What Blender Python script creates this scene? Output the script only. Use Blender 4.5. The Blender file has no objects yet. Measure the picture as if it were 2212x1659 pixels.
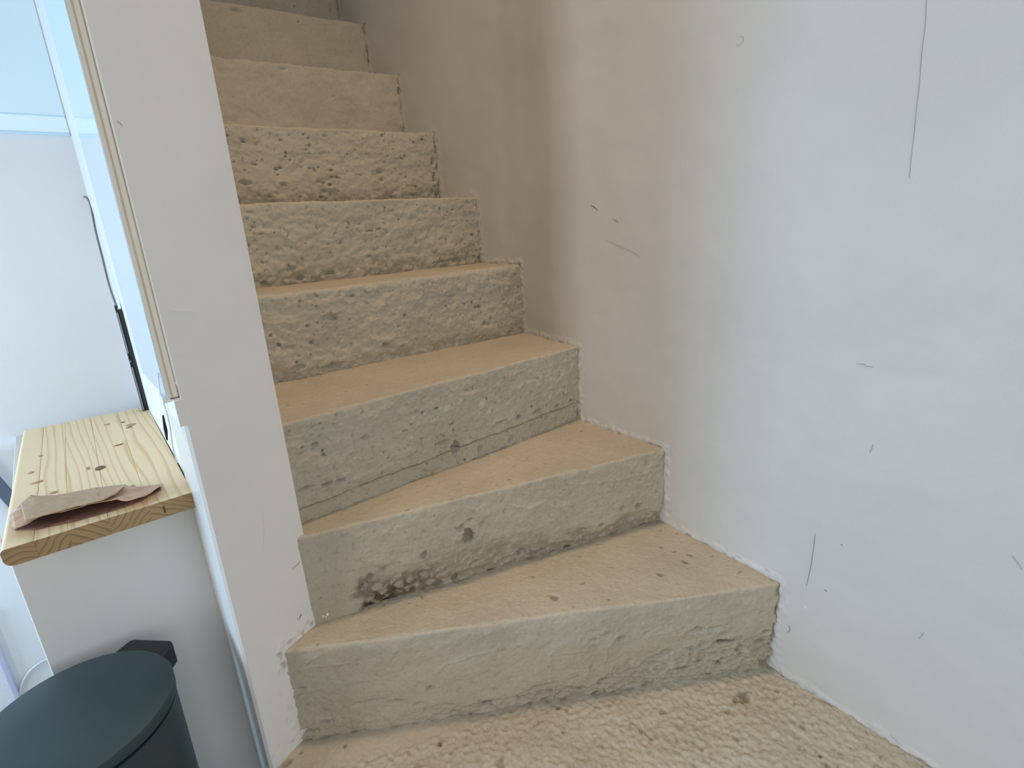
import bpy, math
import numpy as np

SC = bpy.context.scene
COL = SC.collection
# ------------------------------------------------------------------ camera
F_PX, IW, IH, EYE = 1169.54, 2212.0, 1659.0, 0.9
R2 = np.array([[0.7532565708886154, -0.2334405914331213, 0.6149065202813179],
               [-0.6551554062524231, -0.18371324956352786, 0.732817054654865],
               [-0.058102771632227414, -0.9548585927801894, -0.2913230779091999]])
cam_d = bpy.data.cameras.new('camera'); cam = bpy.data.objects.new('camera', cam_d); COL.objects.link(cam)
cam_d.sensor_width = 36.0; cam_d.lens = F_PX / IW * 36.0; cam_d.clip_start = 0.01
from mathutils import Matrix, Vector
M = Matrix.Identity(4)
for i in range(3):
    M[i][0] = R2[i, 0]; M[i][1] = -R2[i, 1]; M[i][2] = -R2[i, 2]
M[2][3] = EYE
cam.matrix_world = M
SC.camera = cam
# ------------------------------------------------------------------ light, world, exposure
vs = SC.view_settings
vs.view_transform = 'Standard'; vs.look = 'None'; vs.gamma = 1.0; vs.use_curve_mapping = False
vs.exposure = 0.06
wd = bpy.data.worlds.new('world'); SC.world = wd; wd.use_nodes = True
wd.node_tree.nodes['Background'].inputs[0].default_value = (0.93, 0.96, 1.0, 1)
wd.node_tree.nodes['Background'].inputs[1].default_value = 0.30

def area(name, loc, aim, sx, sy, power, col):
    l = bpy.data.lights.new(name, 'AREA'); l.shape = 'RECTANGLE'; l.size = sx; l.size_y = sy
    l.energy = power; l.color = col
    o = bpy.data.objects.new(name, l); COL.objects.link(o)
    o.location = loc
    o.rotation_euler = (Vector(aim) - Vector(loc)).to_track_quat('-Z', 'Y').to_euler()
    o['kind'] = 'helper'
    return o
area('daylight_left_window', (-1.45, 1.42, 0.60), (0.95, 0.2, 0.22), 0.5, 0.6, 26, (0.44, 0.72, 1.0))
area('added_left_narrow', (-1.45, 0.66, 1.0), (0.95, 0.75, 0.8), 0.22, 1.2, 9, (0.95, 0.96, 1.0))  # unseen narrow source, added for the soft tone edge on the right wall
area('fill_front', (0.1, -1.9, 1.15), (0.55, 0.8, 0.4), 1.5, 1.3, 15, (0.93, 0.97, 1.0))  # unseen fill added behind the camera to brighten pillar and risers
lamp = area('stair_lamp', (0.62, 0.85, 3.0), (0.66, 0.85, 0.0), 0.25, 0.25, 4.4, (1.0, 0.70, 0.44)); lamp.data.spread = math.radians(85)
area('daylight_upstairs', (0.65, 3.1, 3.0), (0.9, 2.0, 1.6), 0.5, 0.3, 2.4, (0.55, 0.76, 1.0))

# ------------------------------------------------------------------ pixel -> place helpers
def ray(px, py):
    return R2 @ np.array([px - IW / 2, py - IH / 2, F_PX])
def at_z(px, py, z):
    d = ray(px, py); return d * ((z - EYE) / d[2]) + np.array([0, 0, EYE])
def at_x(px, py, x):
    d = ray(px, py); return d * (x / d[0]) + np.array([0, 0, EYE])
def at_y(px, py, y):
    d = ray(px, py); return d * (y / d[1]) + np.array([0, 0, EYE])
def at_line(px, py, a, b):            # vertical plane through plan points a, b
    d = ray(px, py); a = np.array(a[:2]); c = np.array(b[:2]) - a
    t, u = np.linalg.solve(np.array([[d[0], -c[0]], [d[1], -c[1]]]), a)
    return d * t + np.array([0, 0, EYE])

# ------------------------------------------------------------------ numpy noise
_rs = np.random.RandomState(7)
_perm = _rs.permutation(256); _perm = np.concatenate([_perm, _perm, _perm])
_grad = _rs.normal(size=(256, 3)); _grad /= np.linalg.norm(_grad, axis=1)[:, None]
def perlin(p):
    p = np.asarray(p, float); sh = p.shape[:-1]; p = p.reshape(-1, 3)
    i = np.floor(p).astype(int); f = p - i; i &= 255
    w = f * f * f * (f * (f * 6 - 15) + 10)
    out = np.zeros(len(p))
    for dx in (0, 1):
        for dy in (0, 1):
            for dz in (0, 1):
                h = _perm[_perm[_perm[(i[:, 0] + dx) & 255] + ((i[:, 1] + dy) & 255)] + ((i[:, 2] + dz) & 255)]
                g = _grad[h]
                v = g[:, 0] * (f[:, 0] - dx) + g[:, 1] * (f[:, 1] - dy) + g[:, 2] * (f[:, 2] - dz)
                wt = (w[:, 0] if dx else 1 - w[:, 0]) * (w[:, 1] if dy else 1 - w[:, 1]) * (w[:, 2] if dz else 1 - w[:, 2])
                out += v * wt
    return (out * 1.6).reshape(sh)
def fbm(p, sc, octv=4, gain=0.5):
    p = np.asarray(p) * sc; a = 1.0; s = 0
    for k in range(octv):
        s = s + a * perlin(p + 17.3 * k); p = p * 2.03; a *= gain
    return s
def ridged(p, sc, octv=3):
    p = np.asarray(p) * sc; a = 1.0; s = 0
    for k in range(octv):
        s = s + a * (1 - 2 * np.abs(perlin(p + 9.1 * k))); p = p * 2.1; a *= 0.5
    return s / 1.75
def dist_poly(Y, Z, pts):
    d = np.full(Y.shape, 9.0)
    for (y0, z0), (y1, z1) in zip(pts[:-1], pts[1:]):
        vx, vz = y1 - y0, z1 - z0; L2 = vx * vx + vz * vz
        if L2 < 1e-9: continue
        t = np.clip(((Y - y0) * vx + (Z - z0) * vz) / L2, 0, 1)
        d = np.minimum(d, np.hypot(Y - y0 - t * vx, Z - z0 - t * vz))
    return d
def sstep(a, b, x):
    t = np.clip((x - a) / (b - a), 0, 1); return t * t * (3 - 2 * t)

# ------------------------------------------------------------------ materials
def lin(r, g, b):
    f = lambda c: (c / 255 / 12.92) if c <= 10 else ((c / 255 + 0.055) / 1.055) ** 2.4
    return (f(r), f(g), f(b), 1)
class NT:
    def __init__(s, name):
        s.m = bpy.data.materials.new(name); s.m.use_nodes = True; s.t = s.m.node_tree
        s.b = s.t.nodes['Principled BSDF']
    def n(s, typ, **kw):
        nd = s.t.nodes.new(typ)
        for k, v in kw.items():
            if k.startswith('_'): setattr(nd, k[1:], v)
            else:
                key = k.replace('__', ' ')
                nd.inputs[int(key[1:]) if key[0] == 'i' and key[1:].isdigit() else key].default_value = v
        return nd
    def l(s, a, b): s.t.links.new(a, b)
    def ramp(s, fac, stops):
        r = s.n('ShaderNodeValToRGB'); e = r.color_ramp.elements
        e[0].position, e[0].color = stops[0]; e[1].position, e[1].color = stops[-1]
        for p, c in stops[1:-1]:
            x = e.new(p); x.color = c
        s.l(fac, r.inputs[0]); return r.outputs[0]
    def mix(s, fac, a, b, mode='MIX'):
        m = s.n('ShaderNodeMix', _data_type='RGBA', _blend_type=mode)
        for src, idx in ((fac, 0), (a, 6), (b, 7)):
            if hasattr(src, 'links'): s.l(src, m.inputs[idx])
            else: m.inputs[idx].default_value = src
        return m.outputs[2]
    def bump(s, h, strength, dist, prev=None):
        b = s.n('ShaderNodeBump'); b.inputs['Strength'].default_value = strength; b.inputs['Distance'].default_value = dist
        s.l(h, b.inputs['Height'])
        if prev is not None: s.l(prev, b.inputs['Normal'])
        return b.outputs[0]

def mat_concrete(name, base, alt, dirt_shade_c, bumpd=0.0012, rough=0.62):
    k = NT(name); tc = k.n('ShaderNodeTexCoord').outputs['Object']
    n1 = k.n('ShaderNodeTexNoise', Scale=7.0, Detail=5.0, Roughness=0.6); k.l(tc, n1.inputs['Vector'])
    n2 = k.n('ShaderNodeTexNoise', Scale=160.0, Detail=4.0, Roughness=0.65); k.l(tc, n2.inputs['Vector'])
    n3 = k.n('ShaderNodeTexNoise', Scale=520.0, Detail=3.0, Roughness=0.6); k.l(tc, n3.inputs['Vector'])
    c = k.mix(k.ramp(n1.outputs[0], [(0.35, (0, 0, 0, 1)), (0.68, (1, 1, 1, 1))]), base, alt)
    c = k.mix(0.22, c, k.ramp(n2.outputs[0], [(0.3, (0.45, 0.45, 0.45, 1)), (0.62, (1, 1, 1, 1))]), 'MULTIPLY')
    at = k.n('ShaderNodeAttribute', _attribute_name='dirt')  # real dirt together with shade painted into pits and crevices
    c = k.mix(at.outputs['Fac'], c, dirt_shade_c)
    k.l(c, k.b.inputs['Base Color']); k.b.inputs['Roughness'].default_value = rough
    b = k.bump(n2.outputs[0], 0.5, bumpd * 1.6); b = k.bump(n3.outputs[0], 0.5, bumpd, b)
    k.l(b, k.b.inputs['Normal'])
    return k.m
def mat_plaster(name, base, alt, bumpd=0.0003, rough=0.55, streak=True):
    k = NT(name); tc = k.n('ShaderNodeTexCoord').outputs['Object']
    n1 = k.n('ShaderNodeTexNoise', Scale=3.0, Detail=4.0); k.l(tc, n1.inputs['Vector'])
    mp = k.n('ShaderNodeMapping'); mp.inputs['Scale'].default_value = (1, 1, 0.12); k.l(tc, mp.inputs[0])
    n2 = k.n('ShaderNodeTexNoise', Scale=220.0, Detail=3.0); k.l(mp.outputs[0], n2.inputs['Vector'])
    n3 = k.n('ShaderNodeTexNoise', Scale=420.0, Detail=3.0, Roughness=0.6); k.l(tc, n3.inputs['Vector'])
    n4 = k.n('ShaderNodeTexNoise', Scale=28.0, Detail=4.0); k.l(tc, n4.inputs['Vector'])
    c = k.mix(k.ramp(n1.outputs[0], [(0.35, (0, 0, 0, 1)), (0.65, (1, 1, 1, 1))]), base, alt)
    c = k.mix(0.06, c, n3.outputs[0], 'OVERLAY')
    at = k.n('ShaderNodeAttribute', _attribute_name='dirt')
    c = k.mix(at.outputs['Fac'], c, lin(120, 112, 98))
    k.l(c, k.b.inputs['Base Color']); k.b.inputs['Roughness'].default_value = rough
    b = k.bump(n2.outputs[0], 0.25, bumpd); b = k.bump(n3.outputs[0], 0.5, bumpd, b); b = k.bump(n4.outputs[0], 0.35, bumpd * 3, b)
    k.l(b, k.b.inputs['Normal'])
    return k.m
def mat_plain(name, col, rough=0.5, metal=0.0, nscale=60.0, amount=0.06, bumpd=0.0001, coat=0.0):
    k = NT(name); tc = k.n('ShaderNodeTexCoord').outputs['Object']
    n1 = k.n('ShaderNodeTexNoise', Scale=nscale, Detail=4.0); k.l(tc, n1.inputs['Vector'])
    c = k.mix(amount, col, n1.outputs[0], 'OVERLAY'); k.l(c, k.b.inputs['Base Color'])
    k.b.inputs['Roughness'].default_value = rough; k.b.inputs['Metallic'].default_value = metal
    k.b.inputs['Coat Weight'].default_value = coat
    k.l(k.bump(n1.outputs[0], 0.4, bumpd), k.b.inputs['Normal'])
    return k.m

STEP_MAT = mat_concrete('cream_painted_concrete', lin(193, 183, 163), lin(182, 173, 153), lin(92, 82, 60))
LAND_MAT = mat_concrete('cream_painted_rough_concrete', lin(197, 189, 170), lin(184, 175, 156), lin(112, 98, 76), 0.0012)
WALL_MAT = mat_plaster('white_wall_paint', lin(213, 210, 203), lin(207, 203, 196))
PART_MAT = mat_plaster('white_pillar_paint', lin(232, 230, 228), lin(227, 225, 222))
BACK_MAT = mat_plaster('pale_back_wall_paint', lin(234, 232, 230), lin(229, 227, 226))

# ------------------------------------------------------------------ object helpers
def link_mesh(name, verts, faces, mat, parent=None, smooth=True, dirt=None):
    me = bpy.data.meshes.new(name)
    v = np.asarray(verts, np.float32).reshape(-1, 3)
    if isinstance(faces, np.ndarray):
        me.vertices.add(len(v)); me.vertices.foreach_set('co', v.ravel())
        nf, k = faces.shape
        me.loops.add(nf * k); me.loops.foreach_set('vertex_index', faces.astype(np.int32).ravel())
        me.polygons.add(nf); me.polygons.foreach_set('loop_start', np.arange(nf, dtype=np.int32) * k)
        me.polygons.foreach_set('loop_total', np.full(nf, k, np.int32))
        me.update(calc_edges=True); me.validate()
    else:
        me.from_pydata([tuple(map(float, q)) for q in v], [], faces)
    if smooth: me.polygons.foreach_set('use_smooth', np.ones(len(me.polygons), bool))
    if dirt is not None:
        a = me.attributes.new('dirt', 'FLOAT', 'POINT'); a.data.foreach_set('value', np.asarray(dirt, np.float32).ravel())
    me.materials.append(mat)
    o = bpy.data.objects.new(name, me); COL.objects.link(o)
    if parent is not None: o.parent = parent
    return o
def grid_faces(n, m, flip=False):
    i = np.arange(n * m).reshape(n, m)
    f = np.stack([i[:-1, :-1], i[:-1, 1:], i[1:, 1:], i[1:, :-1]], -1).reshape(-1, 4)
    return f[:, ::-1] if flip else f
def thing(name, label, cat, loc=(0, 0, 0), group=None):
    o = bpy.data.objects.new(name, None); o.empty_display_size = 0.05; COL.objects.link(o); o.location = loc
    o['label'] = label; o['category'] = cat
    if group: o['group'] = group
    bpy.context.view_layer.update()
    return o
def tag(o, label, cat):
    o['label'] = label; o['category'] = cat; return o
def struct(o, label=None):
    o['kind'] = 'structure'
    if label: o['label'] = label
    return o
def prism(name, poly, z0, z1, mat, parent=None, bevel=0.0, off=(0, 0, 0), seg=2):
    n = len(poly); off = np.array(off, float)
    v = [np.array([p[0], p[1], z0]) - off for p in poly] + [np.array([p[0], p[1], z1]) - off for p in poly]
    f = [tuple(range(n))[::-1], tuple(range(n, 2 * n))] + [(i, (i + 1) % n, n + (i + 1) % n, n + i) for i in range(n)]
    o = link_mesh(name, v, f, mat, parent, smooth=bevel > 0)
    if bevel > 0:
        b = o.modifiers.new('bevel', 'BEVEL'); b.width = bevel; b.segments = seg; b.limit_method = 'ANGLE'
        w = o.modifiers.new('wn', 'WEIGHTED_NORMAL')
    return o
def box(name, lo, hi, mat, parent=None, bevel=0.0, off=(0, 0, 0), seg=2):
    return prism(name, [(lo[0], lo[1]), (hi[0], lo[1]), (hi[0], hi[1]), (lo[0], hi[1])], lo[2], hi[2], mat, parent, bevel, off, seg)
def tube(name, pts, r, mat, parent=None, seg=8, off=(0, 0, 0)):
    pts = np.array(pts, float) - np.array(off)
    # catmull resample
    P = np.vstack([2 * pts[0] - pts[1], pts, 2 * pts[-1] - pts[-2]]); out = []
    for i in range(1, len(P) - 2):
        for t in np.linspace(0, 1, 8, endpoint=False):
            a, b, c, d = P[i - 1:i + 3]
            out.append(0.5 * ((2 * b) + (c - a) * t + (2 * a - 5 * b + 4 * c - d) * t * t + (3 * b - a - 3 * c + d) * t ** 3))
    out.append(pts[-1]); out = np.array(out); V = []; up = np.array([0.31, 0.2, 0.93])
    for i, p in enumerate(out):
        t = out[min(i + 1, len(out) - 1)] - out[max(i - 1, 0)]; t /= np.linalg.norm(t)
        s = np.cross(t, up); s /= np.linalg.norm(s); u = np.cross(s, t)
        for k in range(seg):
            a = 2 * math.pi * k / seg; V.append(p + r * (math.cos(a) * s + math.sin(a) * u))
    n = len(out); f = [(i * seg + k, i * seg + (k + 1) % seg, (i + 1) * seg + (k + 1) % seg, (i + 1) * seg + k) for i in range(n - 1) for k in range(seg)]
    f += [tuple(range(seg))[::-1], tuple(range((n - 1) * seg, n * seg))]
    return link_mesh(name, V, f, mat, parent)

# ------------------------------------------------------------------ plan of the place
WY = np.array([-1.6, 0.08, 0.351, 0.641, 0.80, 0.913, 1.005, 1.10, 1.20, 1.347, 1.533, 1.9, 3.5])
WX = np.array([0.80, 0.921, 0.941, 0.975, 0.985, 0.993, 1.004, 1.024, 1.038, 1.039, 1.036, 1.038, 1.04])
def xw(y): return (np.interp(y - .018, WY, WX) + np.interp(y, WY, WX) * 2 + np.interp(y + .018, WY, WX)) / 4
A_ = np.array([0.111, 0.8454]); B_ = np.array([0.2515, 0.903])
HZ = [0.0, 0.198, 0.384, 0.582, 0.776, 0.969, 1.168, 1.366, 1.560, 1.755, 1.95]
# nosing lines: (left plan point, right plan point)
NOSE = [((0.1712, 0.8702), (0.939, 0.356)), ((0.2350, 0.9005), (0.979, 0.641)), ((0.2450, 0.938), (0.998, 0.913)),
        ((0.2450, 1.228), (1.043, 1.160)), ((0.2450, 1.403), (1.039, 1.347)), ((0.2450, 1.599), (1.035, 1.533)),
        ((0.2450, 1.777), (1.037, 1.715)), ((0.2450, 1.959), (1.038, 1.899)), ((0.2450, 2.13), (1.038, 2.075)),
        ((0.2450, 2.31), (1.038, 2.25))]
ZTOP = 3.8

# ------------------------------------------------------------------ features of the concrete
# (pixel x, pixel y, half width m, half height m, depth m, dirt)
PITS = {
 0: [(1505, 1360, .016, .008, .006, .5), (1540, 1358, .018, .007, .005, .35), (1560, 1372, .010, .005, .004, .3), (1285, 1382, .010, .006, .004, .3),
     (1310, 1370, .012, .006, .004, .3), (1340, 1380, .012, .008, .005, .4), (1395, 1368, .008, .005, .003, .2), (1655, 1365, .010, .005, .008, .7),
     (1675, 1373, .007, .009, .012, .9), (650, 1488, .012, .004, .004, .7), (930, 1486, .008, .006, .006, .6), (800, 1516, .030, .004, .005, .4),
     (860, 1514, .018, .004, .006, .6), (905, 1520, .010, .003, .004, .5), (1190, 1480, .016, .006, .006, .5), (1160, 1487, .020, .006, .005, .4),
     (1660, 1430, .020, .012, .010, .5), (1440, 1407, .012, .008, .006, .5), (1560, 1410, .02, .006, .006, .4),
     (1420, 1420, .02, .006, .007, .5), (1500, 1400, .02, .005, .007, .5), (1600, 1400, .02, .006, .006, .4), (700, 1560, .016, .006, .006, .6), (660, 1580, .02, .007, .01, .8)],
 1: [(1012, 1158, .014, .018, .016, .45), (995, 1140, .008, .008, .006, .3), (1040, 1130, .007, .006, .004, .3), (915, 1200, .008, .007, .008, .6), (1015, 1122, .007, .003, .004, .5),
     (800, 1250, .010, .008, 0.0040, 0.70), (785, 1268, .010, .008, 0.0050, 0.80), (830, 1232, .010, .008, 0.0040, 0.70), (815, 1262, .010, .008, 0.0040, 0.60), (775, 1290, .016, .012, 0.0060, 0.80),
     (860, 1280, .012, .008, 0.0040, 0.60), (878, 1242, .010, .006, 0.0030, 0.60), (840, 1300, .012, .008, 0.0040, 0.70), (900, 1280, .010, .006, 0.0040, 0.60),
     (790, 1315, .014, .008, 0.0050, 0.80), (945, 1265, .012, .007, .009, .8), (985, 1250, .008, .007, .010, .8), (1025, 1218, .010, .008, .004, .3),
     (1130, 1195, .012, .007, .006, .6), (1160, 1197, .012, .007, .006, .5), (1195, 1200, .010, .006, .006, .6), (1230, 1188, .010, .005, .006, .7), (1260, 1148, .012, .008, .005, .4),
     (1300, 1135, .010, .006, .006, .7), (1380, 1095, .010, .009, .006, .6), (1345, 1100, .010, .007, .004, .3), (1395, 1137, .010, .004, .006, .7), (1330, 1155, .012, .004, .006, .6),
     (1100, 1222, .012, .006, .006, .5), (1065, 1235, .010, .005, .007, .7), (1285, 1175, .012, .004, .005, .6)],
 2: [(985, 968, .012, .016, .014, .8), (1105, 950, .008, .010, .007, .5), (1040, 970, .008, .008, .006, .5), (787, 945, .007, .006, .005, .5), (680, 960, .008, .004, .006, .6),
     (660, 1055, .018, .004, .006, .7), (705, 1047, .010, .004, .008, .9), (735, 1038, .012, .004, .006, .7), (900, 890, .006, .004, .003, .4), (1010, 842, .007, .004, .003, .4),
     (1120, 900, .008, .005, .009, .9), (1160, 888, .014, .005, .007, .6), (1205, 876, .010, .004, .007, .8), (1235, 864, .012, .002, .007, 1.0), (1250, 895, .004, .012, .008, .9), (960, 955, .014, .005, .006, .5), (1080, 912, .02, .003, .006, .6)],
 3: [(648, 651, .004, .004, .006, 1.0), (665, 703, .004, .004, .006, .9), (715, 685, .016, .008, .006, .35), (832, 745, .010, .007, .007, .6), (870, 748, .008, .005, .005, .5),
     (640, 795, .02, .006, .006, .3), (975, 640, .016, .003, .004, .5), (1140, 720, .006, .003, .008, 1.0), (640, 825, .03, .004, .005, .5), (720, 790, .03, .004, .006, .5), (608, 830, .008, .003, .008, .9),
     (990, 725, .006, .003, .004, .6), (1050, 700, .02, .004, .004, .4), (625, 750, .016, .004, .004, .3), (860, 705, .006, .003, .004, .6)],
 4: [(545, 490, .006, .004, .006, .9), (630, 580, .014, .006, .006, .7), (650, 600, .016, .005, .006, .6), (570, 612, .008, .005, .006, .8), (750, 492, .006, .003, .004, .7), (735, 525, .007, .003, .004, .8),
     (815, 495, .005, .003, .004, .7), (1018, 507, .004, .004, .006, 1.0), (1015, 532, .010, .003, .004, .5), (955, 565, .012, .004, .005, .7), (940, 545, .008, .004, .005, .7), (1038, 555, .005, .008, .01, .9), (985, 560, .012, .003, .004, .5), (715, 590, .016, .004, .005, .5), (900, 525, .008, .006, .003, .4)],
 5: [(523, 304, .006, .006, .005, .8), (597, 365, .006, .004, .006, .9), (528, 395, .016, .007, .007, .7), (612, 398, .012, .005, .006, .7), (670, 363, .010, .003, .004, .7), (700, 293, .008, .004, .004, .6),
     (820, 370, .012, .008, .006, .6), (825, 388, .010, .005, .005, .7), (935, 350, .006, .014, .008, .8), (938, 385, .005, .014, .008, .8), (700, 413, .008, .005, .005, .7), (895, 420, .012, .005, .008, .9),
     (780, 378, .006, .003, .004, .7), (650, 350, .008, .004, .003, .4), (945, 420, .006, .008, .008, .8), (690, 392, .008, .004, .005, .7), (585, 425, .008, .005, .006, .8)],
 6: [(862, 195, .006, .012, .006, .7), (720, 207, .003, .003, .003, .9), (610, 150, .014, .006, .004, .3), (868, 270, .010, .012, -.006, .2)],
 7: [(508, 22, .02, .005, .005, .5), (645, 46, .005, .004, .005, .9), (785, 60, .006, .008, .006, .7)],
 8: [(636, 14, .006, .004, .005, .8), (715, 23, .006, .004, .006, .8)],
}
# raised trowel ridges and paint runs: polyline, half width, height
RIDGES = {
 0: [([(945, 1452), (960, 1438), (1000, 1424), (1052, 1408)], .0022, .0022), ([(1188, 1412), (1191, 1450), (1188, 1480)], .0018, .0022),
     ([(1205, 1412), (1245, 1406), (1285, 1400)], .0022, .0018), ([(1332, 1372), (1312, 1398), (1308, 1432)], .0018, .0020), ([(1502, 1396), (1503, 1432)], .0020, .0030),
     ([(1400, 1374), (1440, 1366), (1470, 1356)], .0020, .0016), ([(1558, 1352), (1550, 1376)], .0018, .0020), ([(1392, 1448), (1450, 1442), (1500, 1430)], .0022, .0025),
     ([(1520, 1428), (1580, 1412), (1650, 1402)], .0020, .0025), ([(1196, 1478), (1199, 1496), (1193, 1512)], .0020, .0030), ([(622, 1452), (680, 1438), (760, 1434)], .0020, .0016),
     ([(662, 1430), (700, 1410)], .0016, .0020), ([(640, 1500), (720, 1478), (800, 1470)], .002, .0014)],
 1: [([(1230, 1046), (1320, 1040), (1400, 1020)], .003, .0022), ([(1100, 1090), (1140, 1098), (1180, 1080)], .0035, .0022), ([(1010, 1230), (1020, 1205), (1050, 1192)], .002, .0025),
     ([(980, 1170), (990, 1190), (985, 1215)], .0018, .002)],
}
ROUGH = [0.0011, 0.0018, 0.0023, 0.0024, 0.0024, 0.0022, 0.0010, 0.0010, 0.0010, 0.001]

def riser_disp(k, X, a, b):
    """outward relief (m) and dirt on riser k; X (...,3)"""
    a = np.array(a); b = np.array(b); L = np.linalg.norm(b - a); t = (b - a) / L
    s = (X[..., :2] - a) @ t; z = X[..., 2]; z0, z1 = HZ[k], HZ[k + 1]; h = (z - z0) / (z1 - z0)
    q = np.stack([s, z * 1.3, np.full_like(s, k * 3.7)], -1)
    inr = sstep(z1 + .004, z1 - .02, z)
    d = fbm(q, 9, 3) * 0.0035 + fbm(q, 45, 3) * ROUGH[k] * 1.1
    fine = fbm(q, 130, 2)
    d += fine * ROUGH[k] * 0.55
    cav = fbm(q, 70, 3)
    dirt = sstep(.35, .95, -cav) * (.22, .36, .38, .36, .42, .42, .2, .2, .2, .2)[k] + sstep(.5, .9, -fine) * .15  # low spots darkened for cavity contrast: shade put into the colour
    d += np.where(cav < -.3, (cav + .3) * .0012, 0)
    sk = (s / L)
    # trowel ridges
    d += ridged(np.stack([s * .5 + z * .25, z * 1.6, q[..., 2]], -1), 14, 2) * 0.0012
    # scattered pin holes
    if k in (2, 3, 4, 5):
        pn = perlin(q * 85 + 31); m = sstep(0.52, 0.70, pn) * sstep(-.25, .25, fbm(q, 7, 2) + (0.25 if k in (4, 5) else 0))
        d -= m * 0.004; dirt = np.maximum(dirt, m * 0.75)
    if k == 0:   # eroded foot on the right and a thin band along the foot
        band = (0.026 + 0.044 * sstep(.50, .8, sk) - .018 * np.exp(-((sk - .60) / .04) ** 2)) * (1 + 0.55 * fbm(q, 16, 3))
        m = sstep(band + .003, band - .003, z - z0) * sstep(.18, .34, sk)
        cr = ridged(q * np.array([.6, 1.4, 1]), 46, 3); d -= m * (0.009 - 0.011 * cr); dirt = np.maximum(dirt, m * (0.12 + 0.80 * sstep(.32, .02, cr) * sstep(-.5, .2, fbm(q, 30, 2))))
        m2 = sstep(.3, .1, h) * (1 - sstep(.25, .45, sk)); d += m2 * ridged(q, 40, 3) * .002
        m3 = sstep(.010, .002, np.abs(s - 0.585 * L + .01 * fbm(q, 30, 2))) * sstep(.75, .3, h); d += .002 * m3
    if k == 1:
        m = sstep(.10, .14, sk + .02 * fbm(q, 30, 3)); foot = sstep(.55 - .25 * sstep(.45, .75, sk), .12, h + .12 * fbm(q, 14, 2)) * m
        cr = ridged(q, 48, 3)
        clus = sstep(.36, .18, sk) * foot
        d -= foot * (0.002 + 0.005 * sstep(-.2, .5, cr)) + clus * (0.001 + .005 * np.abs(cr))
        dirt = np.maximum(dirt, foot * (0.42 * sstep(.1, .6, cr) + .5 * sstep(.25, -.05, cr)) + clus * .55 * sstep(.05, .5, cr))
        d = np.where(sk < .12, fbm(q, 9, 2) * .001 + .0015, d)
        b1 = 0.10 * (1 + .6 * fbm(q, 20, 3)); m4 = sstep(b1 + .02, b1 - .02, h) * m
        dirt = np.maximum(dirt, m4 * .45 * sstep(-.3, .4, fbm(q, 60, 2))); d -= m4 * .003
    if k == 2:   # formwork joint, foot recessed
        jz = z0 + 0.030 + 0.018 * sk + .003 * fbm(q, 18, 3)
        m = sstep(jz + .002, jz - .002, z); d -= m * 0.004
        jj = np.exp(-((z - jz) / .0018) ** 2) * sstep(-.5, .1, fbm(q, 22, 2) + .25); d -= jj * .004; dirt = np.maximum(dirt, jj * .8)
    if k == 3:
        m = sstep(.22, .05, h + .09 * fbm(q, 14, 3)); d -= m * (.002 + .003 * ridged(q, 34, 3)); dirt = np.maximum(dirt, m * .3 * sstep(.1, .6, ridged(q + 5, 40, 2)))
    if k in (4, 5):
        m = sstep(.3, .05, h + .12 * fbm(q, 14, 3)); cr = ridged(q, 36, 3); d -= m * (.001 + .003 * cr); dirt = np.maximum(dirt, m * .45 * sstep(.2, .7, cr))
    # named holes
    for (px, py, rx, rz, dep, dr) in PITS.get(k, []):
        c = at_line(px, py, a, b); cs = (c[:2] - a) @ t
        j = 1 + 0.45 * fbm(q + px, 70, 2)
        r = np.sqrt(((s - cs) / rx) ** 2 + ((z - c[2]) / rz) ** 2) * j
        m = sstep(1.15, .55, r)
        d -= m * dep * 1.15; dirt = np.maximum(dirt, sstep(.85, .35, r + .5 * np.abs(fine)) * dr * .75)
        if dep > .005: d += np.exp(-((r - 1.25) / .25) ** 2) * .0012
    for pl, w, hgt in RIDGES.get(k, []):
        C = [at_line(px, py, a, b) for px, py in pl]; C = [((c[:2] - a) @ t, c[2]) for c in C]
        C = [(c0, c1 + 1e-5) for c0, c1 in C]
        sw = s + .0025 * perlin(q * 60); zw = z + .0025 * perlin(q * 60 + 8)
        dd = dist_poly(sw, zw, C); d += hgt * np.exp(-(dd / w) ** 2); dirt = dirt * (1 - .6 * np.exp(-(dd / w) ** 2))
    # crevice at foot, edge to wall
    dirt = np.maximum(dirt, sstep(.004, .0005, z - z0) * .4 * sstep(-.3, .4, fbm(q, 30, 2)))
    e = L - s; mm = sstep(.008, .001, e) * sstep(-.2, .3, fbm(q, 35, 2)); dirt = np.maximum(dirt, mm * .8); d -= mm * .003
    return d * inr + 0 * s, dirt * inr

def tread_disp(k, X, s_front):
    q = np.stack([X[..., 0], X[..., 1], np.full(X.shape[:-1], k * 5.3)], -1)
    d = fbm(q, 7, 3) * 0.0022 + fbm(q, 60, 3) * 0.0007 + fbm(q, 170, 2) * .0004
    dirt = np.zeros(X.shape[:-1])
    pn = perlin(q * 60 + 11); m = sstep(.62, .75, pn); d -= m * .0015; dirt = np.maximum(dirt, m * .35)
    spots = {0: [(1197, 1291, .008, .5), (1480, 1215, .006, .6), (1427, 1182, .003, .9), (1425, 1240, .006, .4), (1490, 1198, .006, .4), (1150, 1245, .004, .3)],
             1: [(1256, 932, .0025, 1.0)], 2: [(1140, 720, .004, .8)]}.get(k, [])
    for px, py, r, dr in spots:
        c = at_z(px, py, HZ[k + 1]); rr = np.hypot(q[..., 0] - c[0], (q[..., 1] - c[1]) * .7) / r * (1 + .4 * fbm(q, 120, 2))
        m = sstep(1.1, .5, rr); d -= m * .003; dirt = np.maximum(dirt, m * dr)
    return d, dirt

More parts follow.
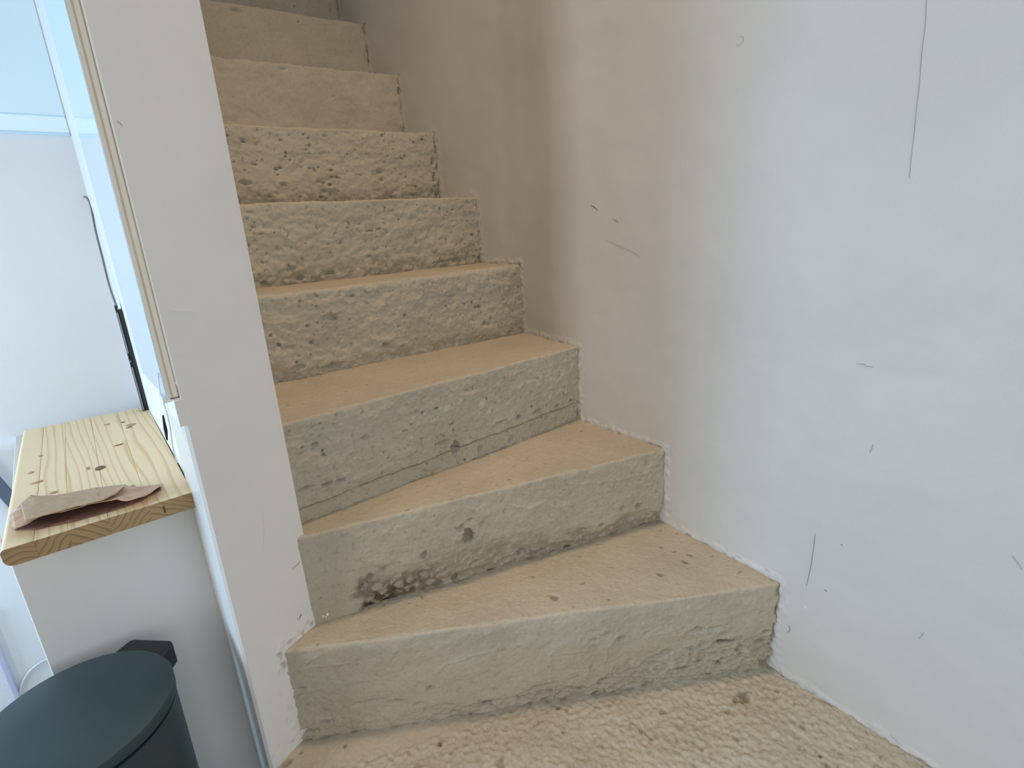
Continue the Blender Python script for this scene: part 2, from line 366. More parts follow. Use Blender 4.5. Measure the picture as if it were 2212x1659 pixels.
stair = thing('staircase', 'narrow winding concrete staircase painted cream, rising between white pillar and white wall', 'staircase', (0.6, 0.7, 0))
OFF = np.array([0.6, 0.7, 0.0])
def build_step(k, res):
    a, b = map(np.array, NOSE[k]); na, nb = map(np.array, NOSE[k + 1])
    a = a.astype(float); b = b.astype(float); L = np.linalg.norm(b - a); t = (b - a) / L
    nrm = np.array([t[1], -t[0]])                    # towards the viewer
    z0, z1 = HZ[k], HZ[k + 1]; r = 0.0048 if k != 3 else 0.010
    nu = int(L / res) + 1; u = np.linspace(0, 1, nu)
    ub = u[:, None]
    front = a + (b - a) * ub
    depth = max(np.linalg.norm(na - a), np.linalg.norm(nb - b)) + .012
    # back line: under the next riser, a little past it
    bt = (nb - na) / np.linalg.norm(nb - na); bn = np.array([-bt[1], bt[0]])
    if k == 0:   # left border of tread follows the pillar face
        pass
    back = na + (nb - na) * ub + bn * .012
    rows, nrmz = [], []
    zr = np.linspace(z0 - .012, z1 - r, max(4, int((z1 - z0) / res)))
    P = []; Nn = []
    for z in zr:
        P.append(np.concatenate([front, np.full((nu, 1), z)], 1)); Nn.append((nrm[0], nrm[1], 0))
    for i in range(1, 5):
        an = i / 4 * math.pi / 2
        c = front - nrm * r * (1 - math.cos(an))
        P.append(np.concatenate([c, np.full((nu, 1), z1 - r + r * math.sin(an))], 1)); Nn.append((nrm[0] * math.cos(an), nrm[1] * math.cos(an), math.sin(an)))
    nr = len(P) - 1
    f2 = front - nrm * r
    nt = max(6, int(depth / res))
    for w in (np.arange(1, nt + 1) / nt):
        c = f2 * (1 - w) + back * w
        P.append(np.concatenate([c, np.full((nu, 1), z1)], 1)); Nn.append((0, 0, 1))
    P = np.array(P); Nn = np.array(Nn, float)[:, None, :] * np.ones((1, nu, 1))
    d1, g1 = riser_disp(k, P, a, b)
    d2, g2 = tread_disp(k, P, None)
    wv = np.zeros(len(P)); wv[:nr - 3] = 0; wv[nr - 3:nr + 1] = np.linspace(0.1, 1, 4); wv[nr + 1:] = 1
    wv = wv[:, None]
    D = d1 * (1 - wv) + d2 * wv
    G = g1 * (1 - wv) + g2 * wv
    # chipped nosing
    q = np.stack([u * L, np.full(nu, k * 2.1), np.zeros(nu)], -1)
    chip = (fbm(q, 55, 4) * .0016 + fbm(q, 12, 2) * .0025)
    big = sstep(.35, .6, perlin(q * 24 + 5)) * .003 + sstep(.45, .7, perlin(q * 70)) * .002
    prof = np.exp(-((np.arange(len(P)) - (nr - 1.5)) / 3.2) ** 2)[:, None]
    D = D + prof * (chip - big)[None]
    G = np.maximum(G, prof * (big / .004)[None] * .18)
    if k in (0, 1, 2): G = G * 1.0
    V = P + Nn * D[..., None]
    # keep ends against wall / pillar
    V = V - OFF
    ri = link_mesh('riser', V[:nr + 1].reshape(-1, 3), grid_faces(nr + 1, nu), STEP_MAT, stair, dirt=G[:nr + 1])
    # dirt at the back of the tread, next to the next riser and the right wall
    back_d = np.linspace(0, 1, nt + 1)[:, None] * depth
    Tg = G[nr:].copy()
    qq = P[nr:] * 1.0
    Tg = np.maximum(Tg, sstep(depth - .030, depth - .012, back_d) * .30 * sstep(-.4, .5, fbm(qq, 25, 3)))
    tr = link_mesh('tread', V[nr:].reshape(-1, 3), grid_faces(len(P) - nr, nu), STEP_MAT, stair, dirt=Tg)
    return ri, tr
RES = [.0021, .0021, .0022, .0026, .003, .003, .0035, .004, .006]
for k in range(9): build_step(k, RES[k])

# ------------------------------------------------------------------ landing in front of the stair
def landing():
    xs = np.concatenate([np.arange(0.1185, 0.945, 0.0024)]); ys = np.concatenate([np.arange(-1.5, -0.12, 0.06), np.arange(-0.12, 0.905, 0.0024)])
    Y, X = np.meshgrid(ys, xs, indexing='ij')
    # run the right border along the wall
    w = (X - xs[0]) / (xs[-1] - xs[0]); X = xs[0] + w * (xw(Y) + .004 - xs[0])
    q = np.stack([X, Y, np.zeros_like(X)], -1)
    # distance in front of the first riser
    a, b = map(np.array, NOSE[0]); t = (b - a) / np.linalg.norm(b - a); n = np.array([t[1], -t[0]])
    dist = (q[..., :2] - a) @ n; sa = (q[..., :2] - a) @ t
    act = sstep(-.004, .022, dist - .045 * (1 - sstep(.1, .42, sa)))
    lump = fbm(q, 92, 4, .6); rid = fbm(q + 4, 26, 3)
    D = fbm(q, 6, 3) * .004 + act * (lump * .0031 + rid * .0022) + (1 - act) * fbm(q, 60, 3) * .0008 + fbm(q, 200, 2) * .0005
    pit = sstep(.57, .72, perlin(q * 48 + 7)) * (.25 + .75 * act); D -= pit * .003
    dirt = pit * .4 + act * .30 * sstep(.3, 1.0, -lump)
    for px, py, r, dr in [(1605, 1505, .014, .7), (1590, 1512, .008, .6), (950, 1605, .005, .9), (1205, 1530, .006, .4), (642, 1586, .012, .9), (628, 1598, .012, .85), (614, 1606, .008, .6), (618, 1650, .010, .5),
                          (650, 1625, .004, .5), (745, 1610, .004, .7), (1080, 1648, .01, .4), (1692, 1458, .004, .9), (1722, 1468, .003, .9), (1745, 1480, .003, .8), (1772, 1634, .004, .8)]:
        c = at_z(px, py, 0.0); rr = np.hypot(X - c[0], Y - c[1]) / r * (1 + .5 * fbm(q, 90, 2)); m = sstep(1.1, .5, rr); D -= m * .004; dirt = np.maximum(dirt, m * dr)
    ft = sstep(.010, .0, np.abs(dist)) * sstep(-.1, .4, fbm(q, 40, 3)); dirt = np.maximum(dirt, ft * .6); dw = xw(Y) - X; m = sstep(.016, .002, dw); dirt = np.maximum(dirt, m * .25 * sstep(-.2, .4, fbm(q, 30, 2)))  # crevice along the riser foot is darkened in the colour
    D = D * sstep(0, .01, X - xs[0])
    V = np.stack([X, Y, D], -1)
    n_, m_ = X.shape
    fc = grid_faces(n_, m_)
    Vf = V.reshape(-1, 3); dirt = dirt.ravel()
    # left side of the slab going down to the room floor
    side = Vf.reshape(n_, m_, 3)[:, 0].copy(); side2 = side.copy(); side2[:, 2] = -0.25
    i0 = np.arange(n_) * m_; j0 = len(Vf) + np.arange(n_)
    sf = np.stack([i0[:-1], i0[1:], j0[1:], j0[:-1]], -1)[:, ::-1]
    o = link_mesh('landing', np.vstack([Vf, side2]), np.vstack([fc, sf]), LAND_MAT, dirt=np.concatenate([dirt, np.zeros(n_)]))
    return struct(o, 'rough trowelled concrete landing painted cream in front of the lowest riser')
landing()

# ------------------------------------------------------------------ right wall
STEPLINE = [(-1.6, 0.0), (0.356, 0.0)]
for k in range(9):
    STEPLINE.append((NOSE[k][1][1], HZ[k + 1])); STEPLINE.append((NOSE[k + 1][1][1], HZ[k + 1]))
def right_wall():
    ys = np.concatenate([np.arange(-1.6, -.05, .05), np.arange(-.05, 1.25, .0038), np.arange(1.25, 2.2, .008), np.arange(2.2, 3.5, .06)])
    zs = np.concatenate([[-.25, -.1], np.arange(-.02, .88, .0038), np.arange(.88, 1.8, .008), np.arange(1.8, ZTOP + .05, .05)])
    Y, Z = np.meshgrid(ys, zs, indexing='ij'); q = np.stack([np.zeros_like(Y), Y, Z], -1)
    pts = []
    for p in STEPLINE:
        pts.append(p)
        if len(pts) >= 3: pass
    # include the vertical edges of the risers
    full = [(-1.6, 0.0), (0.356, 0.0)]
    for k in range(9):
        full.append((NOSE[k][1][1], HZ[k])); full.append((NOSE[k][1][1], HZ[k + 1]))
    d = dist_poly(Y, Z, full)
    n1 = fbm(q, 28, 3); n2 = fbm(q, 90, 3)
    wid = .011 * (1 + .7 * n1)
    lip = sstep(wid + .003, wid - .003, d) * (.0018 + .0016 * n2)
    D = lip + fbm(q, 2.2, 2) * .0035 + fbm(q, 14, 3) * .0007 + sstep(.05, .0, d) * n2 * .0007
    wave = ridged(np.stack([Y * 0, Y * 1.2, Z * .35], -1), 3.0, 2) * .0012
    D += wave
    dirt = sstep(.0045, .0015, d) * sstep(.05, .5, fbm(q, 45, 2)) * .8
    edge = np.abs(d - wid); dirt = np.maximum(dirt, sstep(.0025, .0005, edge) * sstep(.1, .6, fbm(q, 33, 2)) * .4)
    X = xw(Y) - D
    V = np.stack([X, Y, Z], -1)
    o = link_mesh('wall_right', V.reshape(-1, 3), grid_faces(*Y.shape, flip=False), WALL_MAT, dirt=dirt)
    return struct(o, 'long white plastered wall on the right of the stair, scuffed and hairline cracked')
WR = right_wall()

# scuffs, cracks and chips on the walls: thin ribbons lying on the paint
MARK = mat_plain('dark_scuff', lin(136, 128, 118), .8)
PALE = mat_plain('pale_crack_line', lin(178, 176, 172), .8)
CHIPW = mat_plain('white_plaster_chip', lin(240, 238, 232), .7)
def ribbon(name, pix, w, mat, parent, onwall):
    P = [onwall(*p) for p in pix]; P = np.array(P)
    V = []; n = len(P)
    for i in range(n):
        t = P[min(i + 1, n - 1)] - P[max(i - 1, 0)]; t /= np.linalg.norm(t)
        toc = np.array([0, 0, EYE]) - P[i]
        nn = NORM(P[i], onwall); s = np.cross(t, nn); s /= np.linalg.norm(s)
        ww = .7 * w * (.25 + .75 * math.sin(math.pi * (i + .5) / n)) / 2
        for k_, (a, b) in enumerate(((-1, 0.0), (-1, .0006), (1, .0006), (1, 0.0))):
            V.append(P[i] + s * ww * a + nn * b)
    f = []
    for i in range(n - 1):
        for k in range(4): f.append((i * 4 + k, i * 4 + (k + 1) % 4, i * 4 + 4 + (k + 1) % 4, i * 4 + 4 + k))
    f += [(0, 1, 2, 3), tuple(4 * (n - 1) + j for j in (3, 2, 1, 0))]
    return link_mesh(name, V, f, mat, parent, smooth=False)
_wv = np.array([v.co[:] for v in []])
def on_right(px, py):
    x = .98
    for _ in range(5):
        p = at_x(px, py, x); x = float(xw(p[1]))
    q = np.array([[0, p[1], p[2]]])
    D = fbm(q, 2.2, 2) * .0035 + fbm(q, 14, 3) * .0007 + ridged(np.stack([q[:, 0], q[:, 1] * 1.2, q[:, 2] * .35], -1), 3.0, 2) * .0012
    return at_x(px, py, x - float(D[0]) - .0002)
def on_face(px, py):
    return at_line(px, py, A_, B_) + np.array([.38, -.93, 0]) * .0004
def NORM(p, fn):
    return np.array([-1.0, .06, 0]) if fn is on_right else np.array([.379, -.925, 0])
for nm, pix, w, m in [
    ('crack', [(2001, 0), (1998, 60), (1990, 120), (1985, 190), (1979, 240)], .0011, PALE),
    ('crack', [(1979, 240), (1973, 300), (1967, 350), (1964, 385)], .0008, PALE),
    ('scuff_mark', [(1277, 444), (1283, 447), (1291, 453)], .0035, MARK),
    ('scuff_mark', [(1325, 473), (1330, 476), (1336, 480)], .0022, MARK),
    ('scratch', [(1312, 518), (1335, 530), (1360, 540), (1381, 552)], .0012, PALE),
    ('crack', [(1761, 1152), (1758, 1180), (1753, 1215), (1748, 1240), (1742, 1266)], .0010, MARK),
    ('chip_mark', [(1850, 786), (1865, 786), (1872, 791), (1885, 793)], .0022, PALE),
    ('chip_mark', [(1886, 960), (1883, 968), (1879, 978)], .0018, PALE),
    ('scuff_mark', [(1598, 78), (1606, 80), (1605, 90), (1597, 98), (1590, 96)], .0012, PALE),
    ('scuff_mark', [(1704, 1350), (1707, 1362), (1700, 1366)], .0010, MARK),
    ('scuff_mark', [(1996, 1366), (1990, 1374), (1984, 1380)], .0012, PALE),
    ('scuff_mark', [(1816, 1176), (1820, 1178)], .0020, MARK),
    ('scuff_mark', [(1781, 1274), (1786, 1277)], .0020, MARK),
    ('paint_drop', [(1739, 1308), (1741, 1314)], .0040, CHIPW),
    ('scuff_mark', [(2186, 1200), (2196, 1212), (2208, 1230)], .0012, PALE)]:
    ribbon(nm, pix, w, m, WR, on_right)

# ------------------------------------------------------------------ partition whose end face is the white pillar
def partition():
    C_ = np.array([0.141, 1.75])
    ft = (B_ - A_) / np.linalg.norm(B_ - A_); fn = np.array([ft[1], -ft[0]])
    L = np.linalg.norm(B_ - A_)
    ss = np.linspace(0, L, 52); zs = np.concatenate([[-.25, -.1], np.arange(-.03, .34, .0026), np.arange(.34, 1.5, .02), np.arange(1.5, ZTOP + .05, .1)])
    S, Z = np.meshgrid(ss, zs, indexing='ij'); q = np.stack([S, Z, S * 0 + 4], -1)
    base = A_[None, None] + ft * S[..., None]
    # meeting line with tread 1 (pillar face meets tread at s > s1) and landing
    s1 = np.linalg.norm(np.array(NOSE[0][0]) - A_)
    dl = np.where(S > s1, np.abs(Z - HZ[1]), np.minimum(np.hypot(S - s1, np.maximum(Z - HZ[1], 0)), 9))
    n1 = fbm(q, 30, 3); n2 = fbm(q, 95, 3)
    foot = sstep(.045, .0, np.where(S > s1 - .02, np.abs(Z - HZ[1]), 1)) + sstep(.06, .0, np.abs(Z)) + sstep(.03, 0, np.abs(S - s1)) * (Z < HZ[1])
    foot = np.clip(foot, 0, 1)
    D = fbm(q, 4, 2) * .0012 + fbm(q, 16, 2) * .0004 + foot * (.0015 + .0016 * n1 + .0010 * n2)
    er = np.minimum(S, L - S); D -= .0025 * np.exp(-(er / .004)) + 0
    dirt = foot * sstep(.25, .7, fbm(q, 60, 2)) * .5
    V = np.concatenate([base + fn * D[..., None], Z[..., None]], -1)
    V = V.reshape(-1, 3); n_, m_ = S.shape; f = grid_faces(n_, m_)
    o = link_mesh('wall_partition', V, f, PART_MAT, dirt=dirt)
    me = o.data
    struct(o, 'white pillar-like end of the partition between the stair and the kitchen side')
    # the sides of the partition behind the end face
    side = prism('partition_side', [(A_[0] + .0005, A_[1] + .0008), (B_[0], B_[1] + .001), (B_[0], 3.5), (C_[0], 3.5), (C_[0], 1.75)], -.25, ZTOP, PART_MAT, o)
    return o
PW = partition()
for nm, pix, w, m in [
    ('scuff_mark', [(632, 1228), (640, 1222), (647, 1214)], .0022, PALE), ('scuff_mark', [(646, 1336), (649, 1330), (651, 1326)], .0032, MARK),
    ('crack', [(566, 1100), (569, 1125), (571, 1150), (570, 1170), (566, 1195)], .0010, CHIPW), ('scuff_mark', [(365, 668), (378, 672), (395, 672), (410, 670), (428, 671)], .0010, CHIPW),
    ('scuff_mark', [(252, 262), (259, 266), (264, 272)], .0012, PALE), ('crack', [(640, 1336), (648, 1339)], .0012, PALE)]:
    ribbon(nm, pix, w, m, PW, on_face)
for px, py, r in [(706, 1326, .0032), (702, 1331, .0018), (697, 1330, .002)]:
    c = at_line(px, py, NOSE[1][0], NOSE[1][1])
    a = np.linspace(0, 2 * math.pi, 8)[:-1]; vv = [c + np.array([math.cos(t) * r, -.003 + .001 * math.sin(3 * t), math.sin(t) * r * 1.3]) for t in a] + [c + np.array([0, -.006, 0]), c + np.array([0, .004, 0])]
    fs = [(i, (i + 1) % 7, 7) for i in range(7)] + [((i + 1) % 7, i, 8) for i in range(7)]
    link_mesh('plaster_crumb', vv, fs, CHIPW, PW)

# ------------------------------------------------------------------ kitchen side: floor, back wall, low wall
TILE = mat_plain('grey_room_floor', lin(150, 148, 145), .4)
struct(box('floor', (-1.8, -1.6, -.30), (0.30, 3.5, -.25), TILE), 'room floor below the landing, left of the step')
PINK = mat_plaster('white_lower_wall_paint', lin(228, 222, 222), lin(222, 216, 216))
struct(box('wall_back', (-1.8, 1.75, -.25), (0.141, 1.83, 1.152), BACK_MAT), 'pale wall behind the pine shelf')
struct(box('wall_back', (-1.8, 1.755, 1.152), (0.141, 1.83, ZTOP), BACK_MAT), 'pale wall around the blue window')
struct(box('wall_upstairs', (0.1, 3.42, 0.0), (1.1, 3.5, ZTOP), WALL_MAT), 'wall at the head of the stair')
struct(box('ceiling', (0.141, 0.6, ZTOP), (1.1, 3.5, ZTOP + .05), WALL_MAT), 'stairwell ceiling')
LOW = mat_plaster('low_wall_paint', lin(222, 221, 217), lin(216, 215, 210))
struct(box('wall_low', (-0.1315, 1.045, -.25), (0.1195, 1.75, 0.4605), LOW, bevel=.002), 'low white wall carrying the pine shelf')

# window above the back wall
WFR = mat_plain('pale_blue_window_frame', lin(206, 230, 246), .35)
def pane_mat(name, c1, c2, e):
    k = NT(name); tc = k.n('ShaderNodeTexCoord').outputs['Object']
    nn = k.n('ShaderNodeTexNoise', Scale=1.5, Detail=2.0); k.l(tc, nn.inputs['Vector'])
    cc = k.ramp(nn.outputs[0], [(0.3, c1), (0.7, c2)])
    k.b.inputs['Base Color'].default_value = lin(120, 140, 150); k.l(cc, k.b.inputs['Emission Color']); k.b.inputs['Emission Strength'].default_value = e; k.b.inputs['Roughness'].default_value = .25
    return k.m
PANE = pane_mat('frosted_blue_pane', lin(184, 213, 231), lin(194, 221, 236), .74)
PANE2 = pane_mat('frosted_pale_pane', lin(194, 220, 234), lin(200, 226, 238), .78)
wn = bpy.data.objects.new('window_1', None); COL.objects.link(wn); struct(wn, 'pale blue frosted window above the pine shelf')
box('window_sill', (-.9, 1.738, 1.150), (0.138, 1.80, 1.156), WFR, wn, .002)
box('window_pane', (-.9, 1.745, 1.156), (0.138, 1.754, 1.190), PANE2, wn)
box('window_rail', (-.9, 1.743, 1.190), (0.138, 1.756, 1.1935), WFR, wn, .001)
box('window_frame', (-.9, 1.735, 1.95), (0.138, 1.775, 1.99), WFR, wn, .003)
box('window_frame', (-.94, 1.735, 1.15), (-.9, 1.775, 1.99), WFR, wn, .003)
box('window_pane', (-.9, 1.745, 1.1935), (0.138, 1.754, 1.95), PANE, wn)

# ------------------------------------------------------------------ glossy board with plywood edge
GLOSS = mat_plain('glossy_pale_blue_laminate', lin(205, 228, 240), .10, coat=.4, amount=.02, bumpd=.00002)
def ply_mat(name, c):
    k = NT(name); tc = k.n('ShaderNodeTexCoord').outputs['Object']; mp = k.n('ShaderNodeMapping'); mp.inputs['Scale'].default_value = (300, 300, 9); k.l(tc, mp.inputs[0])
    n1 = k.n('ShaderNodeTexNoise', Scale=1.0, Detail=4.0); k.l(mp.outputs[0], n1.inputs['Vector'])
    cc = k.mix(.45, c, n1.outputs[0], 'OVERLAY'); k.l(cc, k.b.inputs['Base Color']); k.b.inputs['Roughness'].default_value = .7
    k.l(k.bump(n1.outputs[0], .5, .0003), k.b.inputs['Normal']); return k.m
PLY = [ply_mat('ply_light', lin(238, 228, 212)), ply_mat('ply_mid', lin(208, 196, 174)), ply_mat('ply_warm', lin(232, 224, 206))]
WHITE = mat_plain('white_gloss_paint', lin(222, 222, 218), .3, coat=.1)
IVORY = mat_plain('ivory_edge_lip', lin(240, 236, 216), .4)
pb = thing('wall_panel', 'tall glossy pale blue panel with exposed layered plywood edge, fixed on left side of the pillar', 'panel', (.105, .86, .69))
po = (.105, .86, .69)
x0p, x1p, yf, yb, zb, zt = .0968, .1122, .856, 1.075, .690, 2.3
lw = [0, .0045, .0068, .0125, .0142]
for i in range(4):
    dy = (0, .0012, .0004, .0015)[i]
    box('ply_layer', (x0p + lw[i], yf + dy, zb), (x0p + lw[i + 1], yb, zt), PLY[(0, 1, 2, 1)[i]], pb, off=po)
box('laminate_face', (x0p - .0012, yf - .001, zb), (x0p, yb, zt), GLOSS, pb, off=po)
box('edge_lip', (x0p + .0142, yf - .0015, zb + .015), (x1p + .001, yf + .02, zt), IVORY, pb, .0004, off=po)
# white clip closing the bottom end of the edge
tube('end_clip', [(x0p + .0135, yf - .003, zb + .022), (x0p + .0165, yf - .004, zb + .012), (x0p + .0165, yf - .004, zb), (x0p + .010, yf - .004, zb - .003), (x0p, yf - .003, zb - .001)], .0011, IVORY, pb, 8, off=po)
box('clip_foot', (x0p - .006, yf + .002, zb - .006), (x0p + .004, yf + .03, zb + .003), WHITE, pb, .001, off=po)

ft_ = (B_ - A_) / np.linalg.norm(B_ - A_)
_l = A_ - ft_ * .0105
prism('corner_plaster', [(_l[0], _l[1]), (A_[0] + .001, A_[1] + .0005), (A_[0] + .003, .93), (_l[0] + .002, .93)], .650, .6885, PART_MAT, PW, .001)
# lining board below: white strip on the left face of the pillar
struct(prism('trim_1', [(A_[0] - .0050, A_[1] + .0035), (A_[0] + .0008, A_[1] - .0005), (.121, 1.044), (.114, 1.044)], -.25, .652, WHITE, bevel=.0008), 'white corner board on the pillar below the shelf level')
# narrow upright strips between panel and shelf, with a dark slit
strip = thing('corner_strip', 'bent white plastic corner strip with dark slit, between panel end and shelf', 'strip', (.11, .9, .5))
so = (.11, .9, .5)
def quad_strip(name, pix, y0, mat, th=.0015):
    P = [at_y(px, py, y0 + dy) for px, py, dy in pix]; n = len(P)
    V = [np.array(p) - np.array(so) for p in P] + [np.array(p) + np.array([.0002, th, 0]) - np.array(so) for p in P]
    f = [tuple(range(n)), tuple(range(n, 2 * n))[::-1]] + [(i, (i + 1) % n, n + (i + 1) % n, n + i) for i in range(n)]
    return link_mesh(name, V, f, mat, strip, smooth=False)
quad_strip('slit', [(350, 897, 0), (354, 897, 0), (362, 930, 0), (363, 952, 0), (359, 950, 0), (353, 925, 0)], .868, mat_plain('slit_black', lin(18, 18, 22), .6), .0008)
tube('curved_bead', [np.array(at_y(*p, .868)) for p in [(341, 806), (344, 835), (350, 862), (360, 890), (368, 925), (373, 965), (383, 1000)]], .0011, WHITE, strip, 8, off=so)

# ------------------------------------------------------------------ pine shelf made of glued staves
def pine_mat(i):
    k = NT('pine_stave_%d' % i if False else 'pine_stave'); tc = k.n('ShaderNodeTexCoord').outputs['Object']
    mp = k.n('ShaderNodeMapping'); mp.inputs['Location'].default_value = (i * .37, i * 1.3, .05 + i * .013); mp.inputs['Scale'].default_value = (1, .09, 1); k.l(tc, mp.inputs[0])
    warp = k.n('ShaderNodeTexNoise', Scale=11.0, Detail=2.5); k.l(mp.outputs[0], warp.inputs['Vector'])
    sx = k.n('ShaderNodeSeparateXYZ'); k.l(mp.outputs[0], sx.inputs[0])
    # distance from a pith line below the stave: rings
    px = k.n('ShaderNodeMath', _operation='ADD'); k.l(sx.outputs[0], px.inputs[0]); px.inputs[1].default_value = (-.37 * i) + (.11, -.03, .13, -.12, .02)[i % 5]
    x2 = k.n('ShaderNodeMath', _operation='MULTIPLY'); k.l(px.outputs[0], x2.inputs[0]); k.l(px.outputs[0], x2.inputs[1])
    pz = k.n('ShaderNodeMath', _operation='ADD'); k.l(sx.outputs[2], pz.inputs[0]); pz.inputs[1].default_value = (.03, .015, .05, .02, .04)[i % 5]
    z2 = k.n('ShaderNodeMath', _operation='MULTIPLY'); k.l(pz.outputs[0], z2.inputs[0]); k.l(pz.outputs[0], z2.inputs[1])
    ad = k.n('ShaderNodeMath', _operation='ADD'); k.l(x2.outputs[0], ad.inputs[0]); k.l(z2.outputs[0], ad.inputs[1])
    sq = k.n('ShaderNodeMath', _operation='SQRT'); k.l(ad.outputs[0], sq.inputs[0])
    wn_ = k.n('ShaderNodeMath', _operation='MULTIPLY_ADD'); k.l(warp.outputs[0], wn_.inputs[0]); wn_.inputs[1].default_value = .045; k.l(sq.outputs[0], wn_.inputs[2])
    fr = k.n('ShaderNodeMath', _operation='MULTIPLY'); k.l(wn_.outputs[0], fr.inputs[0]); fr.inputs[1].default_value = 105.0
    ff = k.n('ShaderNodeMath', _operation='FRACT'); k.l(fr.outputs[0], ff.inputs[0])
    ring = k.ramp(ff.outputs[0], [(0.0, (0, 0, 0, 1)), (0.6, (.08, .08, .08, 1)), (0.88, (.62, .62, .62, 1)), (1.0, (0, 0, 0, 1))])
    fib = k.n('ShaderNodeTexNoise', Scale=600.0, Detail=2.0); k.l(mp.outputs[0], fib.inputs['Vector'])
    c = k.mix(ring, lin(252, 226, 182), lin(212, 174, 118)); c = k.mix(.15, c, fib.outputs[0], 'OVERLAY')
    # end grain is a little darker than the planed face
    gm = k.n('ShaderNodeNewGeometry'); sn = k.n('ShaderNodeSeparateXYZ'); k.l(gm.outputs['Normal'], sn.inputs[0])
    ab = k.n('ShaderNodeMath', _operation='ABSOLUTE'); k.l(sn.outputs[1], ab.inputs[0])
    eg = k.mix(ring, lin(168, 138, 96), lin(98, 72, 42)); c = k.mix(k.ramp(ab.outputs[0], [(.5, (0, 0, 0, 1)), (.8, (1, 1, 1, 1))]), c, eg)
    k.l(c, k.b.inputs['Base Color']); k.b.inputs['Roughness'].default_value = .5
    k.l(k.bump(ring, .1, .0002), k.b.inputs['Normal'])
    return k.m
ZS = .4905; TH = .0285
sh = thing('pine_shelf', 'thick pale pine shelf board of glued staves with knots, on the low white wall', 'shelf', (-.01, 1.0, ZS - TH))
sho = np.array((-.01, 1.0, ZS - TH))
FL, FR, BR, BL = np.array([-.1320, .999]), np.array([.1130, .990]), np.array([.1370, 1.640]), np.array([-.1095, 1.668])
cuts = [0, .155, .318, .52, .74, 1.0]
for i in range(5):
    a, b = cuts[i] + (.0012 if i else 0), cuts[i + 1]
    P = [FL + (FR - FL) * a, FL + (FR - FL) * b, BL + (BR - BL) * b, BL + (BR - BL) * a]
    if i == 0:   # rounded left front nosing
        z0, z1 = ZS - TH, ZS; V = []; n = 10
        prof = [(0.0, z1)] + [(-.0, z1)]
        pr = [(.0, z0), ]
        # cross-section in (x offset, z): round left edge
        cs = [(1.0, z0)] + [(0.012 * (1 - math.sin(t)) if True else 0, z0 + .012 - .012 * math.cos(t)) for t in np.linspace(0, math.pi / 2, 6)] + [(0.006 * (1 - math.cos(t)), z1 - .006 + .006 * math.sin(t)) for t in np.linspace(0, math.pi / 2, 5)] + [(1.0, z1)]
        def pt(base, right, o, z):
            d = right - base; Ld = np.linalg.norm(d); q = right if o == 1.0 else base + d / Ld * o
            return np.array([q[0], q[1], z]) - sho
        fr_ = [pt(P[0], P[1], o, z) for o, z in cs]; bk = [pt(P[3], P[2], o, z) for o, z in cs]; m = len(cs)
        f = [tuple(range(m)), tuple(range(m, 2 * m))[::-1]] + [(j, m + j, m + (j + 1) % m, (j + 1) % m) for j in range(m)]
        link_mesh('stave', fr_ + bk, [tuple(reversed(x)) for x in f], pine_mat(i), sh, smooth=False)
    else:
        prism('stave', P, ZS - TH, ZS - (0, .0002, 0, .00015, 0)[i], pine_mat(i), sh, .0006, off=sho)
KN = mat_plain('brown_knot', lin(128, 84, 58), .5, nscale=300, amount=.5); KL = mat_plain('pale_knot', lin(184, 146, 96), .5, nscale=300, amount=.4)
KD = mat_plain('dark_end_knot', lin(84, 66, 40), .6)
for px, py, rx, ry, m in [(216, 1011, .0085, .0075, KN), (190, 1012, .0035, .006, KL), (232, 917, .006, .004, KL), (266, 912, .0045, .0035, KN), (283, 918, .0105, .006, KL), (279, 923, .006, .0035, KN),
                          (257, 961, .0085, .003, KN), (68, 1021, .0055, .003, KL), (88, 985, .004, .003, KL), (283, 1053, .006, .004, KN), (116, 1064, .006, .003, KL), (80, 1042, .010, .004, KL)]:
    c = at_z(px, py, ZS) - sho; n = 14; th_ = np.linspace(0, 2 * math.pi, n + 1)[:-1]
    V = [c + np.array([math.cos(t) * rx * (1 + .12 * math.sin(3 * t + px)), math.sin(t) * ry * 1.8 * (1 + .15 * math.cos(2 * t + py)), .00022]) for t in th_]
    V += [c + (v - c) * 1.02 + np.array([0, 0, -.0008]) for v in V]
    f = [tuple(range(n))] + [(n + i, n + (i + 1) % n, (i + 1) % n, i) for i in range(n)]
    link_mesh('knot', V, f, m, sh)
box('edge_strip', (-.1335, 1.05, ZS - .012), (-.1318, 1.06, ZS - .002), WHITE, sh, off=sho).hide_render = False
c = at_line(355, 1100, FL, FR) - sho
prism('knot', [(c[0] - .0012, c[1] - .0006), (c[0] + .0012, c[1] - .0006), (c[0] + .0012, c[1] + .002), (c[0] - .0012, c[1] + .002)], c[2] - .006, c[2] + .006, KD, sh)

# ------------------------------------------------------------------ torn brown paper on the shelf
def paper_mat(name, c1, c2):
    k = NT(name); tc = k.n('ShaderNodeTexCoord').outputs['Object']; n1 = k.n('ShaderNodeTexNoise', Scale=70.0, Detail=5.0); k.l(tc, n1.inputs['Vector'])
    k.l(k.ramp(n1.outputs[0], [(.35, c1), (.65, c2)]), k.b.inputs['Base Color']); k.b.inputs['Roughness'].default_value = .75
    k.l(k.bump(n1.outputs[0], .5, .0006), k.b.inputs['Normal']); return k.m
KRAFT = paper_mat('kraft_paper', lin(196, 166, 132), lin(182, 152, 120)); INNER = paper_mat('torn_paper_inside', lin(220, 178, 150), lin(196, 156, 128)); PALEP = paper_mat('torn_pale_fibre', lin(226, 206, 190), lin(208, 186, 168))
ppr = thing('paper_bag', 'flattened torn brown paper bag lying on front of pine shelf', 'paper bag', (-.04, 1.03, ZS))
pof = np.array((-.04, 1.03, ZS))
